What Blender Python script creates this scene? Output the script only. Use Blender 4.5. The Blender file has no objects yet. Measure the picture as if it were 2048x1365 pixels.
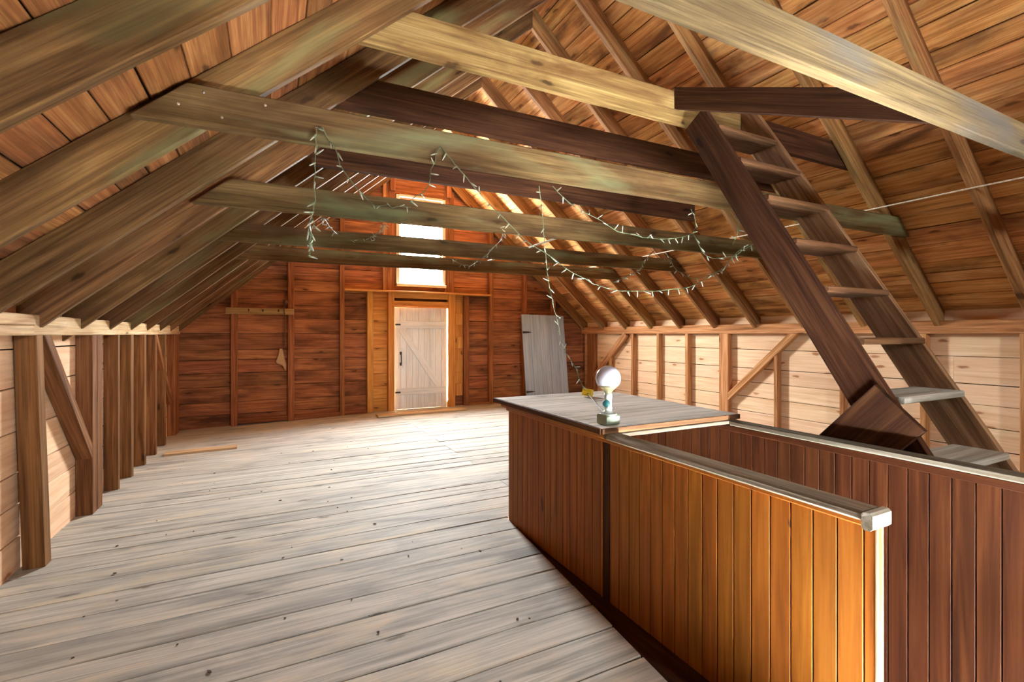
import bpy, bmesh, math, random
from mathutils import Vector, Matrix

# ------------------------------------------------------------------ set-up
SC = bpy.context.scene
COL = SC.collection
rnd = random.Random(7)
V = Vector

# ---- camera: 1.36 m above the boards, turned 26.7 degrees off the long axis
cam_d = bpy.data.cameras.new('camera'); cam = bpy.data.objects.new('camera', cam_d); COL.objects.link(cam)
cam_d.sensor_fit = 'HORIZONTAL'; cam_d.sensor_width = 36.0; cam_d.lens = 36.0*960.0/2048.0
cam_d.shift_y = -(682.5-668.0)/2048.0
cam_d.clip_start = 0.02
cam.location = (0, 0, 1.36); cam.rotation_euler = (math.radians(90), 0, math.radians(-26.71))
SC.camera = cam

# ---- daylight: one even overcast sky; it comes in by the gable window and the openings behind the camera
SKY = 34.0
w = bpy.data.worlds.new('overcast_sky'); SC.world = w; w.use_nodes = True
bg = w.node_tree.nodes['Background']; bg.inputs[0].default_value = (0.94, 0.97, 1.0, 1); bg.inputs[1].default_value = SKY

def portal(name, loc, rot, sx, sy):
    l = bpy.data.lights.new(name, 'AREA'); l.shape = 'RECTANGLE'; l.size = sx; l.size_y = sy
    l.cycles.is_portal = True
    o = bpy.data.objects.new(name, l); COL.objects.link(o); o.location = loc; o.rotation_euler = rot
    return o
R90 = math.radians(90)

SC.view_settings.view_transform = 'Standard'; SC.view_settings.look = 'None'
SC.view_settings.gamma = 1.0; SC.view_settings.use_curve_mapping = False
SC.view_settings.exposure = 3.15
SC.cycles.max_bounces = 14; SC.cycles.diffuse_bounces = 10; SC.cycles.glossy_bounces = 4
SC.cycles.transparent_max_bounces = 12
SC.cycles.use_denoising = True
SC.cycles.sample_clamp_indirect = 8.0
SC.cycles.caustics_reflective = False; SC.cycles.caustics_refractive = False

# ------------------------------------------------------------------ object helpers
WORLD = {}
def put(o, parent=None, M=None):
    M = M or Matrix.Identity(4)
    WORLD[o.name] = M.copy()
    if parent is not None:
        o.parent = parent
        o.matrix_local = WORLD[parent.name].inverted() @ M
    else:
        o.matrix_world = M
    COL.objects.link(o)
    return o

def tag(o, label=None, cat=None, group=None, kind=None):
    if label: o['label'] = label
    if cat: o['category'] = cat
    if group: o['group'] = group
    if kind: o['kind'] = kind
    return o

def empty(name, loc=(0,0,0), **kw):
    o = bpy.data.objects.new(name, None); o.empty_display_size = 0.05
    put(o, None, Matrix.Translation(V(loc)))
    return tag(o, **kw)

def mesh_obj(name, verts, faces, mat, parent=None, M=None, smooth=False):
    me = bpy.data.meshes.new(name); me.from_pydata(verts, [], faces); me.update()
    if smooth:
        for p in me.polygons: p.use_smooth = True
    if mat: me.materials.append(mat)
    o = bpy.data.objects.new(name, me)
    return put(o, parent, M)

def frame(a, b, wdir):
    """local X along a->b, local Y along wdir, local Z the thickness"""
    a = V(a); b = V(b); x = (b-a).normalized()
    y = V(wdir); y = (y - x*y.dot(x)).normalized(); z = x.cross(y)
    M = Matrix((x, y, z)).transposed().to_4x4(); M.translation = (a+b)/2
    return M, (b-a).length

def prism(L, W, T, seg=1, jit=0.0, ch=0.003, cut0=(0,0), cut1=(0,0), bow=0.0, r=None):
    """a board: eight-sided section with eased corners; cut = (per y, per z) slant of an end; jit = wavy edges"""
    r = r or rnd
    c = min(ch, W*0.25, T*0.25); hw, ht = W/2, T/2
    sec = [(-hw+c,-ht),(hw-c,-ht),(hw,-ht+c),(hw,ht-c),(hw-c,ht),(-hw+c,ht),(-hw,ht-c),(-hw,-ht+c)]
    vs, fs = [], []
    for i in range(seg+1):
        t = i/seg; x0 = -L/2 + L*t
        j1 = r.uniform(-jit, jit); j2 = r.uniform(-jit, jit); bz = bow*4*t*(1-t) + (r.uniform(-jit, jit)*0.3 if jit else 0)
        for (y, z) in sec:
            y2 = y + (j1 if y > 0 else j2)
            x = x0
            if i == 0: x += cut0[0]*y + cut0[1]*z
            if i == seg: x += cut1[0]*y + cut1[1]*z
            vs.append((x, y2, z+bz))
    for i in range(seg):
        for k in range(8):
            a = i*8+k; b = i*8+(k+1) % 8
            fs.append((a, a+8, b+8, b))
    fs.append(tuple(range(8))); fs.append(tuple(range(seg*8+7, seg*8-1, -1)))
    return vs, fs

def board(name, a, b, wdir, W, T, mat, parent=None, seg=None, jit=0.0, **kw):
    M, L = frame(a, b, wdir)
    if seg is None: seg = max(1, int(L/0.45)) if jit else 1
    vs, fs = prism(L, W, T, seg, jit, **kw)
    return mesh_obj(name, vs, fs, mat, parent, M)

def box(name, lo, hi, mat, parent=None, ch=0.003):
    """axis-aligned block; grain runs along its longest side"""
    lo = V(lo); hi = V(hi); d = hi-lo; c = (lo+hi)/2
    ax = max(range(3), key=lambda i: d[i]); rest = [i for i in range(3) if i != ax]
    wi = max(rest, key=lambda i: d[i]); ti = [i for i in rest if i != wi][0]
    e = [V((1,0,0)), V((0,1,0)), V((0,0,1))]
    a = c - e[ax]*d[ax]/2; b = c + e[ax]*d[ax]/2
    return board(name, a, b, e[wi], d[wi], d[ti], mat, parent, ch=ch)

def lathe(name, prof, mat, parent=None, M=None, n=32, smooth=True):
    vs, fs = [], []
    for (r_, z) in prof:
        for k in range(n):
            t = 2*math.pi*k/n; vs.append((r_*math.cos(t), r_*math.sin(t), z))
    for i in range(len(prof)-1):
        for k in range(n):
            a = i*n+k; b = i*n+(k+1) % n
            fs.append((a, b, b+n, a+n))
    fs.append(tuple(range(n-1, -1, -1))); fs.append(tuple((len(prof)-1)*n+k for k in range(n)))
    return mesh_obj(name, vs, fs, mat, parent, M, smooth)

def tube(name, pts, rad, mat, parent=None, n=6, close=True):
    """round wire through points"""
    P = [V(p) for p in pts]; vs, fs = [], []
    up = V((0.31, 0.2, 0.93)).normalized()
    for i, p in enumerate(P):
        t = (P[min(i+1, len(P)-1)] - P[max(i-1, 0)]).normalized()
        u = t.cross(up)
        if u.length < 1e-3: u = t.cross(V((1,0,0)))
        u.normalize(); v = t.cross(u)
        for k in range(n):
            an = 2*math.pi*k/n; vs.append(p + (u*math.cos(an)+v*math.sin(an))*rad)
    for i in range(len(P)-1):
        for k in range(n):
            a = i*n+k; b = i*n+(k+1) % n
            fs.append((a, a+n, b+n, b))
    fs.append(tuple(range(n))); fs.append(tuple(range(len(P)*n-1, (len(P)-1)*n-1, -1)))
    return mesh_obj(name, vs, fs, mat, parent, None, True)

# ------------------------------------------------------------------ materials
def new_mat(name):
    m = bpy.data.materials.new(name); m.use_nodes = True
    nt = m.node_tree; nt.nodes.clear()
    out = nt.nodes.new('ShaderNodeOutputMaterial'); bs = nt.nodes.new('ShaderNodeBsdfPrincipled')
    nt.links.new(bs.outputs[0], out.inputs[0])
    return m, nt, bs

def srgb(r, g, b):
    f = lambda c: (c/255/12.92) if c/255 <= 0.04045 else ((c/255+0.055)/1.055)**2.4
    return (f(r), f(g), f(b), 1)

def wood(name, dark, mid, light, rough=0.75, grain=1.0, stain=None, stain_amt=0.5, stain_scale=1.0, knots=0.5, knot_col=None,
         var=0.15, hue=0.006, sat=0.97, bump=0.25, spec=0.14, stain_or_light2=None, stain_or_light2_amt=0.0, fine=0.35, coat=0.0):
    """timber: grain stretched along the board's own X axis, shifted for every board, with knots, blotches and saw marks"""
    m, nt, bs = new_mat(name); N = nt.nodes; Lk = nt.links
    def nd(t, **kw):
        n = N.new(t)
        for k, v in kw.items(): setattr(n, k, v)
        return n
    def math_(op, a, b=None, clamp=False):
        n = nd('ShaderNodeMath', operation=op, use_clamp=clamp)
        for i, x in enumerate((a, b)):
            if x is None: continue
            if isinstance(x, (int, float)): n.inputs[i].default_value = x
            else: Lk.new(x, n.inputs[i])
        return n.outputs[0]
    def ramp(x, pts):
        n = nd('ShaderNodeValToRGB'); cr = n.color_ramp
        while len(cr.elements) < len(pts): cr.elements.new(0.5)
        for e, (p, c) in zip(cr.elements, pts):
            e.position = p; e.color = c if isinstance(c, tuple) else (c, c, c, 1)
        Lk.new(x, n.inputs[0]); return n.outputs[0]
    def mix(f, a, b, mode='MIX'):
        n = nd('ShaderNodeMix', data_type='RGBA', blend_type=mode)
        for i, x in ((0, f), (6, a), (7, b)):
            if isinstance(x, (int, float)): n.inputs[i].default_value = x
            elif isinstance(x, tuple): n.inputs[i].default_value = x
            else: Lk.new(x, n.inputs[i])
        return n.outputs[2]
    tc = nd('ShaderNodeTexCoord'); oi = nd('ShaderNodeObjectInfo')
    off = nd('ShaderNodeCombineXYZ')
    for i, k in enumerate((43.7, 19.3, 31.1)): Lk.new(math_('MULTIPLY', oi.outputs['Random'], k), off.inputs[i])
    add = nd('ShaderNodeVectorMath', operation='ADD'); Lk.new(tc.outputs['Object'], add.inputs[0]); Lk.new(off.outputs[0], add.inputs[1])
    P = add.outputs[0]
    def noise(scale, sc3, detail=4, dist=0.0, rough_=0.55, src=None):
        mp = nd('ShaderNodeMapping'); mp.inputs['Scale'].default_value = sc3; Lk.new(src or P, mp.inputs[0])
        n = nd('ShaderNodeTexNoise'); n.inputs['Scale'].default_value = scale; n.inputs['Detail'].default_value = detail
        n.inputs['Roughness'].default_value = rough_; n.inputs['Distortion'].default_value = dist
        Lk.new(mp.outputs[0], n.inputs[0]); return n.outputs['Fac']
    g1 = noise(3.0*grain, (0.45, 9, 9), 6, 0.8)
    g2 = noise(16.0*grain, (0.12, 9, 9), 3, 0.3)
    col = ramp(g1, [(0.30, dark), (0.5, mid), (0.70, light)])
    fine_f = ramp(g2, [(0.32, 1.0-fine), (0.62, 1.0)])
    col = mix(1.0, col, fine_f, 'MULTIPLY')
    # growth-ring figure round the knots
    wn = nd('ShaderNodeTexNoise'); wn.inputs['Scale'].default_value = 16.0; wn.inputs['Detail'].default_value = 2.0; Lk.new(P, wn.inputs[0])
    wm = nd('ShaderNodeVectorMath', operation='SCALE'); Lk.new(wn.outputs['Color'], wm.inputs[0]); wm.inputs['Scale'].default_value = 0.035
    wa = nd('ShaderNodeVectorMath', operation='ADD'); Lk.new(P, wa.inputs[0]); Lk.new(wm.outputs[0], wa.inputs[1]); wob = wa.outputs[0]
    mpk = nd('ShaderNodeMapping'); mpk.inputs['Scale'].default_value = (1.7, 5.5, 1.0); Lk.new(wob, mpk.inputs[0])
    vo = nd('ShaderNodeTexVoronoi', voronoi_dimensions='2D'); vo.inputs['Scale'].default_value = 1.0; Lk.new(mpk.outputs[0], vo.inputs[0])
    sepc = nd('ShaderNodeSeparateColor'); Lk.new(vo.outputs['Color'], sepc.inputs[0])
    has = math_('LESS_THAN', sepc.outputs[0], knots)
    core = ramp(vo.outputs['Distance'], [(0.05, 1.0), (0.10, 0.0)])
    halo = ramp(vo.outputs['Distance'], [(0.09, 1.0), (0.30, 0.0)])
    kc = knot_col or tuple(c*0.35 for c in dark[:3])+(1,)
    col = mix(math_('MULTIPLY', math_('MULTIPLY', halo, has), 0.55), col, dark)
    col = mix(math_('MULTIPLY', math_('MULTIPLY', core, has), 0.85), col, kc)
    if stain:
        s = noise(1.3*stain_scale, (0.7, 2.0, 2.0), 5, 0.8)
        col = mix(math_('MULTIPLY', ramp(s, [(0.48, 0.0), (0.68, 1.0)]), stain_amt), col, stain)
    if stain_or_light2:  # second tone: blotches, and green daylight painted into ties and rafters
        s = noise(1.9*stain_scale, (0.5, 2.2, 2.2), 4, 0.5, src=None)
        col = mix(math_('MULTIPLY', ramp(s, [(0.30, 1.0), (0.46, 0.0)]), stain_or_light2_amt), col, stain_or_light2)
    hs = nd('ShaderNodeHueSaturation'); hs.inputs['Saturation'].default_value = sat; Lk.new(col, hs.inputs['Color'])
    r1 = oi.outputs['Random']
    r2 = math_('FRACT', math_('MULTIPLY', r1, 17.31))
    Lk.new(math_('ADD', math_('MULTIPLY', math_('SUBTRACT', r1, 0.5), 2*var), 1.0), hs.inputs['Value'])
    Lk.new(math_('ADD', math_('MULTIPLY', math_('SUBTRACT', r2, 0.5), 2*hue), 0.5), hs.inputs['Hue'])
    Lk.new(hs.outputs[0], bs.inputs['Base Color'])
    bs.inputs['Roughness'].default_value = rough
    bs.inputs['Specular IOR Level'].default_value = spec
    if coat: bs.inputs['Coat Weight'].default_value = coat; bs.inputs['Coat Roughness'].default_value = 0.25
    if bump:
        bp = nd('ShaderNodeBump'); bp.inputs['Strength'].default_value = bump; bp.inputs['Distance'].default_value = 0.004
        Lk.new(math_('ADD', g2, math_('MULTIPLY', g1, 0.6)), bp.inputs['Height']); Lk.new(bp.outputs[0], bs.inputs['Normal'])
    return m

def plain(name, col, rough=0.5, metal=0.0, spec=0.5, noise_amt=0.12, scale=30.0, **kw):
    m, nt, bs = new_mat(name)
    tc = nt.nodes.new('ShaderNodeTexCoord'); n = nt.nodes.new('ShaderNodeTexNoise'); n.inputs['Scale'].default_value = scale
    nt.links.new(tc.outputs['Object'], n.inputs[0])
    r = nt.nodes.new('ShaderNodeValToRGB'); d = 1-noise_amt
    r.color_ramp.elements[0].color = (col[0]*d, col[1]*d, col[2]*d, 1); r.color_ramp.elements[1].color = (min(1, col[0]*(2-d)), min(1, col[1]*(2-d)), min(1, col[2]*(2-d)), 1)
    nt.links.new(n.outputs['Fac'], r.inputs[0]); nt.links.new(r.outputs[0], bs.inputs['Base Color'])
    bs.inputs['Roughness'].default_value = rough; bs.inputs['Metallic'].default_value = metal
    bs.inputs['Specular IOR Level'].default_value = spec
    for k, v in kw.items(): bs.inputs[k].default_value = v
    return m

def glass_mat(name):
    m = bpy.data.materials.new(name); m.use_nodes = True; nt = m.node_tree; nt.nodes.clear()
    out = nt.nodes.new('ShaderNodeOutputMaterial'); mx = nt.nodes.new('ShaderNodeMixShader')
    tr = nt.nodes.new('ShaderNodeBsdfTransparent'); gl = nt.nodes.new('ShaderNodeBsdfGlossy'); gl.inputs['Roughness'].default_value = 0.03
    tr.inputs[0].default_value = (0.95, 0.97, 0.96, 1)
    fr = nt.nodes.new('ShaderNodeFresnel'); fr.inputs[0].default_value = 1.45
    nt.links.new(fr.outputs[0], mx.inputs[0]); nt.links.new(tr.outputs[0], mx.inputs[1]); nt.links.new(gl.outputs[0], mx.inputs[2])
    nt.links.new(mx.outputs[0], out.inputs[0]); return m

M = {}
M['floor'] = wood('weathered_floor_wood', srgb(156,153,143), srgb(188,184,173), srgb(208,203,191), rough=0.72, stain=srgb(122,122,119), stain_amt=0.6, stain_scale=1.6,
                  stain_or_light2=srgb(212,196,166), stain_or_light2_amt=0.5, knots=0.22, knot_col=srgb(104,94,80), var=0.08, hue=0.003, bump=0.35, spec=0.2, fine=0.26)
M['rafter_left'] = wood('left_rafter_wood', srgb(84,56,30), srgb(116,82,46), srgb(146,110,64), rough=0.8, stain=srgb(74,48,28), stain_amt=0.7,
                  stain_or_light2=srgb(116,112,72), stain_or_light2_amt=0.7, knots=0.35, var=0.16, hue=0.006)  # greenish second tone stands in for green daylight on the upper rafters
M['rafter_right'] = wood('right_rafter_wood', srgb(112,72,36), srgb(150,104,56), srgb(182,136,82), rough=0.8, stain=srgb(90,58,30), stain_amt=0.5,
                  stain_or_light2=srgb(150,140,90), stain_or_light2_amt=0.35, knots=0.3, var=0.14)  # olive second tone puts the same green daylight into the colour
M['tie'] = wood('collar_tie_wood', srgb(74,54,28), srgb(106,82,46), srgb(134,110,68), rough=0.8, stain=srgb(66,42,22), stain_amt=0.65,
                  stain_or_light2=srgb(112,116,80), stain_or_light2_amt=0.7, knots=0.35, var=0.10, hue=0.003)  # green of the second tone is daylight colour painted into the ties
M['tie_pale'] = wood('pale_knotty_tie_wood', srgb(110,82,40), srgb(152,122,70), srgb(180,152,94), rough=0.8, stain=srgb(96,60,26), stain_amt=0.8,
                  stain_scale=1.6, knots=0.7, knot_col=srgb(58,38,20), var=0.04)
M['tie_grey'] = wood('grey_sawn_tie_wood', srgb(104,90,64), srgb(132,114,78), srgb(156,136,92), rough=0.9, stain=srgb(106,104,98), stain_amt=0.85,
                  knots=0.15, var=0.05, bump=0.5, fine=0.35, spec=0.08)
M['dark'] = wood('dark_brown_wood', srgb(42,23,12), srgb(66,38,21), srgb(90,58,34), rough=0.8, knots=0.2, var=0.08, hue=0.003, spec=0.1)
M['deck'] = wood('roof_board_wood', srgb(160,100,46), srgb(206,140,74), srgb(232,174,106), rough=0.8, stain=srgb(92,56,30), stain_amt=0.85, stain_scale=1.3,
                  stain_or_light2=srgb(238,188,122), stain_or_light2_amt=0.5, knots=0.5, var=0.15)
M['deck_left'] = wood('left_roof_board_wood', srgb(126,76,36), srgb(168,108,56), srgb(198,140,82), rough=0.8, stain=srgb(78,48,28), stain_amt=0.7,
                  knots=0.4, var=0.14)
M['gable'] = wood('gable_board_wood', srgb(120,66,30), srgb(160,94,46), srgb(190,122,64), rough=0.8, stain=srgb(76,44,24), stain_amt=0.8, stain_scale=1.2,
                  stain_or_light2=srgb(188,114,56), stain_or_light2_amt=0.55, knots=0.35, var=0.18, sat=0.93)
M['gable_stud'] = wood('gable_stud_wood', srgb(110,62,30), srgb(148,90,48), srgb(176,114,66), rough=0.8, knots=0.2, var=0.12)
M['knee'] = wood('pale_pine_board_wood', srgb(214,172,132), srgb(230,194,156), srgb(238,208,174), rough=0.75, stain=srgb(218,172,136), stain_amt=0.4,
                  knots=0.45, knot_col=srgb(150,92,56), var=0.05, hue=0.004, fine=0.1)
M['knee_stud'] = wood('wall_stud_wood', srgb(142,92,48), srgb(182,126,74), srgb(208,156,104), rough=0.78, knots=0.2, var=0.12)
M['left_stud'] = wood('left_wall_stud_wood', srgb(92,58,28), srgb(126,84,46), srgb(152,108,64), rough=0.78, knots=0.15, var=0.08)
M['plate'] = wood('pale_plate_beam_wood', srgb(176,140,96), srgb(210,178,132), srgb(228,204,164), rough=0.8, stain=srgb(150,112,74), stain_amt=0.5, knots=0.3, var=0.05)
M['pine'] = wood('new_yellow_pine_wood', srgb(176,110,38), srgb(206,140,60), srgb(226,168,88), rough=0.65, knots=0.3, knot_col=srgb(112,64,26), var=0.08, fine=0.18)
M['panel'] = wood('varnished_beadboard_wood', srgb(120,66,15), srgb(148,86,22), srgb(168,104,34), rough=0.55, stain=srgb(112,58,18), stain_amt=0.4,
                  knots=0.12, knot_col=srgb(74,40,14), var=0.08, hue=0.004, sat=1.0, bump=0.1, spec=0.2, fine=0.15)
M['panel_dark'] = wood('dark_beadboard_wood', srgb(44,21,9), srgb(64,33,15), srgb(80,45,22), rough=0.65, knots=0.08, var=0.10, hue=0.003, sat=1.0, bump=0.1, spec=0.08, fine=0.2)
M['cap_dark'] = wood('worn_brown_cap_wood', srgb(82,70,56), srgb(104,96,80), srgb(126,120,104), rough=0.7, stain=srgb(92,66,44), stain_amt=0.5, knots=0.05, var=0.05)
M['cap'] = wood('worn_painted_cap_wood', srgb(112,98,78), srgb(150,142,122), srgb(178,172,154), rough=0.6, stain=srgb(108,80,52), stain_amt=0.6, knots=0.05, var=0.05)
M['boxtop'] = wood('worn_whitewashed_wood', srgb(172,168,158), srgb(212,208,198), srgb(232,228,218), rough=0.65, stain=srgb(150,138,122), stain_amt=0.5, knots=0.12, var=0.05, hue=0.002, fine=0.25)
M['tread'] = wood('worn_tread_wood', srgb(128,124,108), srgb(168,166,150), srgb(196,194,180), rough=0.55, stain=srgb(150,110,76), stain_amt=0.3, knots=0.1, var=0.08)
M['tread_brown'] = wood('brown_tread_wood', srgb(66,42,24), srgb(96,64,38), srgb(122,86,54), rough=0.75, knots=0.2, var=0.08, hue=0.003)
M['stringer'] = wood('ladder_side_wood', srgb(112,80,50), srgb(156,118,80), srgb(184,146,104), rough=0.75, stain=srgb(92,60,36), stain_amt=0.6, knots=0.15, var=0.05, hue=0.002)
M['peg'] = wood('pale_peg_board_wood', srgb(140,104,58), srgb(176,138,84), srgb(200,166,112), rough=0.8, knots=0.1)
M['white'] = wood('white_painted_wood', srgb(214,222,228), srgb(234,242,248), srgb(242,248,252), rough=0.55, stain=srgb(190,180,164), stain_amt=0.35, knots=0.0, var=0.03, hue=0.003, bump=0.1, fine=0.1)
M['cream'] = wood('cream_painted_sash_wood', srgb(190,172,140), srgb(220,206,178), srgb(236,226,204), rough=0.5, knots=0.0, var=0.02, bump=0.1, fine=0.1)
M['greydoor'] = wood('grey_painted_wood', srgb(146,160,174), srgb(164,178,192), srgb(178,190,204), rough=0.6, knots=0.0, var=0.03, hue=0.003, bump=0.12, fine=0.12)
M['shell'] = wood('dark_outer_sheathing', srgb(36,22,12), srgb(48,30,18), srgb(60,40,24), rough=0.9, knots=0.0, bump=0.0)
M['lath'] = wood('pale_lath_wood', srgb(190,170,138), srgb(222,206,178), srgb(240,230,208), rough=0.7, knots=0.0)
M['iron'] = plain('dark_iron', (0.05, 0.04, 0.035), 0.55, 0.7)
M['nail'] = plain('bright_nail_steel', (0.55, 0.5, 0.42), 0.4, 0.9)
M['wire'] = plain('green_light_string_wire', srgb(92,104,74), 0.5)
M['socket'] = plain('green_bulb_socket', srgb(120,134,104), 0.45)
M['tip'] = plain('clear_bulb_tip', srgb(176,176,162), 0.2, spec=0.5)
M['globe'] = plain('opal_white_glass', srgb(182,184,194), 0.08, spec=0.6, noise_amt=0.01)
M['neck'] = plain('olive_bulb_neck_metal', srgb(150,146,108), 0.3, 0.5)
M['porcelain'] = plain('white_porcelain', srgb(188,200,190), 0.2, spec=0.6, noise_amt=0.03)
M['tin'] = plain('green_grey_metal_box', srgb(132,146,126), 0.4, 0.55, noise_amt=0.2, scale=14)
M['teal'] = plain('teal_rubber_plug', srgb(20,82,82), 0.45)
M['yellow'] = plain('yellow_plastic', srgb(206,168,24), 0.45)
M['cord'] = plain('grey_cord', srgb(120,116,98), 0.6)
M['rope'] = plain('brown_cord', srgb(92,58,36), 0.8)
M['cloth'] = plain('pale_cloth', srgb(176,140,98), 0.9)
M['dirt'] = plain('dark_debris', srgb(70,52,38), 0.9)
M['web'] = plain('white_cobweb', srgb(210,200,186), 0.9)
M['glass'] = glass_mat('window_glass')

# ------------------------------------------------------------------ the building: measures in metres
XL, XLS = -1.20, -1.30          # left wall: stud face, sheathing face
XR, XRS = 6.00, 6.09            # right wall
YF, YB = 8.60, -4.60            # far gable sheathing, gable behind the camera
DEP = 0.175                     # rafter depth
SL, SR = 0.87, 0.888            # roof slopes
RX = 2.462                      # ridge line
UL = lambda x: 1.396 + SL*(x-XL)
UR = lambda x: 1.440 + SR*(XR-x)
RY = lambda k: 8.49 - 0.68*k    # near face of rafter k, counted from the far gable
aL, aR = math.atan(SL), math.atan(SR)
dL, nL = V((math.cos(aL), 0, math.sin(aL))), V((-math.sin(aL), 0, math.cos(aL)))
dR, nR = V((-math.cos(aR), 0, math.sin(aR))), V((math.sin(aR), 0, math.cos(aR)))

def slab(name, polys, axis, t0, t1, mat, **kw):
    """one mesh of extruded polygons; axis is the extrusion axis (1 = Y, 0 = X)"""
    vs, fs = [], []
    for poly in polys:
        n = len(poly); b = len(vs)
        for t in (t0, t1):
            for (u, z) in poly: vs.append((u, t, z) if axis == 1 else (t, u, z))
        fs.append(tuple(range(b, b+n))); fs.append(tuple(range(b+2*n-1, b+n-1, -1)))
        for i in range(n):
            j = (i+1) % n; fs.append((b+i, b+n+i, b+n+j, b+j))
    return tag(mesh_obj(name, vs, fs, mat), kind='structure', **kw)

def gable_polys(holes, lo=-0.05):
    cut = sorted({XL-0.16, XR+0.16, RX} | {h for q in holes for h in q[:2]})
    top = lambda x: min(UL(x) if x < RX+1e-6 else 99, UR(x) if x > RX-1e-6 else 99) + 0.26
    out = []
    for x0, x1 in zip(cut[:-1], cut[1:]):
        hs = [q for q in holes if q[0] <= x0+1e-6 and q[1] >= x1-1e-6]
        z = lo
        for q in sorted(hs, key=lambda q: q[2]):
            if q[2] > z+1e-6: out.append([(x0, z), (x1, z), (x1, q[2]), (x0, q[2])])
            z = q[3]
        out.append([(x0, z), (x1, z), (x1, top(x1)), (x0, top(x0))])
    return out

DOOR = (1.955, 2.945, 0.0, 1.845); WIN = (2.03, 2.885, 2.225, 3.85)
REAR = [(2.15, 2.75, 2.52, 3.18)]
wall_back = slab('wall_back', gable_polys([DOOR, WIN]), 1, YF+0.035, YF+0.075, M['shell'],
                 label='far gable wall of reddish brown horizontal boards and upright studs around the door', cat='wall')
wall_front = slab('wall_front', gable_polys(REAR), 1, YB-0.075, YB-0.035, M['shell'],
                  label='near gable wall of brown boards behind the viewpoint, with an open hatch', cat='wall')
wall_left = slab('wall_left', [[(YB-0.07, -0.15), (YF+0.07, -0.15), (YF+0.07, 1.62), (YB-0.07, 1.62)]], 0, XLS-0.06, XLS-0.03, M['shell'],
                 label='low wall of pale boards and deep studs under the dark rafters', cat='wall')
wall_right = slab('wall_right', [[(YB-0.07, -0.15), (YF+0.07, -0.15), (YF+0.07, 1.62), (YB-0.07, 1.62)]], 0, XRS+0.03, XRS+0.06, M['shell'],
                  label='low wall of bright pinkish pine boards behind the ladder stair', cat='wall')
def roof_slab(name, x0, x1, f, sgn, **kw):
    o = 0.235
    return slab(name, [[(x0, f(x0)+o), (x1, f(x1)+o), (x1, f(x1)+o+0.06), (x0, f(x0)+o+0.06)]], 1, YB-0.1, YF+0.1, M['shell'], **kw)
hL = (DEP+0.03)/math.cos(aL); hR = (DEP+0.03)/math.cos(aR)
ceil_l = slab('ceiling_left', [[(XL-0.3, UL(XL-0.3)+hL), (RX, UL(RX)+hL), (RX, UL(RX)+hL+0.06), (XL-0.3, UL(XL-0.3)+hL+0.06)]], 1, YB-0.1, YF+0.1, M['shell'],
              label='roof slope with dark greenish rafters over brown boards', cat='ceiling')
ceil_r = slab('ceiling_right', [[(XR+0.3, UR(XR+0.3)+hR), (RX, UR(RX)+hR), (RX, UR(RX)+hR+0.06), (XR+0.3, UR(XR+0.3)+hR+0.06)]], 1, YB-0.1, YF+0.1, M['shell'],
              label='roof slope of glowing orange boards above the ladder stair', cat='ceiling')

# ---- floor: weathered boards laid across the attic, with the stair opening left free
def sag(x, y):
    t = min(1, max(0, (y-4.0)/4.6)); t = t*t*(3-2*t)
    return -0.085*t*min(1, max(0, (1.9-x)/3.1))
WX0, WX1 = 1.585, 2.415
floor = tag(mesh_obj('floor', *(lambda a: (a[0], a[1]))((
    [(x, y, z) for z in (-0.16, -0.12) for (x, y) in
     ((-1.36, YB), (1.25, YB), (1.25, YF+.07), (-1.36, YF+.07), (2.45, YB), (6.15, YB), (6.15, YF+.07), (2.45, YF+.07), (1.25, 3.2), (2.45, 3.2))],
    [(0,1,2,3), (4,5,6,7), (8,9,7,2), (10,13,12,11), (14,17,16,15), (18,12,17,19), (0,10,11,1), (1,11,12,2), (4,14,17,7), (8,18,19,9), (3,13,10,0), (5,15,16,6)])), M['shell']),
    label='floor of worn grey-beige boards running across the attic', cat='floor', kind='structure')
seams = [2.17, 2.373, 2.572, 2.776, 2.988, 3.197, 3.398, 3.617, 3.834, 4.033]
while seams[-1] < YF-0.1: seams.append(seams[-1] + rnd.choice((0.165, 0.185, 0.205, 0.215, 0.235)))
seams[-1] = YF+0.02
while seams[0] > YB+0.1: seams.insert(0, seams[0] - rnd.choice((0.195, 0.205, 0.215)))
EDGE = lambda y: 1.555 - 0.098*(3.147-y)
def plank_floor(x0, x1, y0, y1, **kw):
    gap = rnd.choice((0.003, 0.005, 0.006, 0.008, 0.012, 0.014)); y = (y0+y1)/2; dz = rnd.uniform(-0.002, 0.002)
    a = V((x0, y, -0.0125+sag(x0, y)+dz)); b = V((x1, y, -0.0125+sag(x1, y)+dz))
    board('plank', a, b, (0,1,0), (y1-y0)-gap, 0.025, M['floor'], floor, jit=rnd.choice((0.002, 0.0025, 0.0055)), ch=0.003, **kw)
for i, (y0, y1) in enumerate(zip(seams[:-1], seams[1:])):
    if y0 >= 3.19:
        c = rnd.choice((1.9, 1.9, 3.0)) if y0 < 5 else 1.9
        plank_floor(XLS, c-0.001, y0, y1); plank_floor(c+0.001, XRS, y0, y1)
    elif y0 > 0.6:
        ym = (y0+y1)/2
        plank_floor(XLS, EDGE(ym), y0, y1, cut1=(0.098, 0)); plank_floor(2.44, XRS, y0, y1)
    else:
        e = 1.30 if y0 > -0.5 else 2.43
        plank_floor(XLS, e, y0, y1); plank_floor(2.44, XRS, y0, y1)
box('dark_strip', (1.15, 0.6, -0.06), (1.56, 3.2, -0.022), M['dark'], floor)  # dark strip set below the boards where they stop short of the half wall
box('joist', (1.56, -0.5, -0.22), (1.585, 3.22, -0.022), M['dark'], floor)
box('joist', (1.56, 3.2, -0.22), (2.44, 3.225, -0.03), M['dark'], floor)
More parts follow.
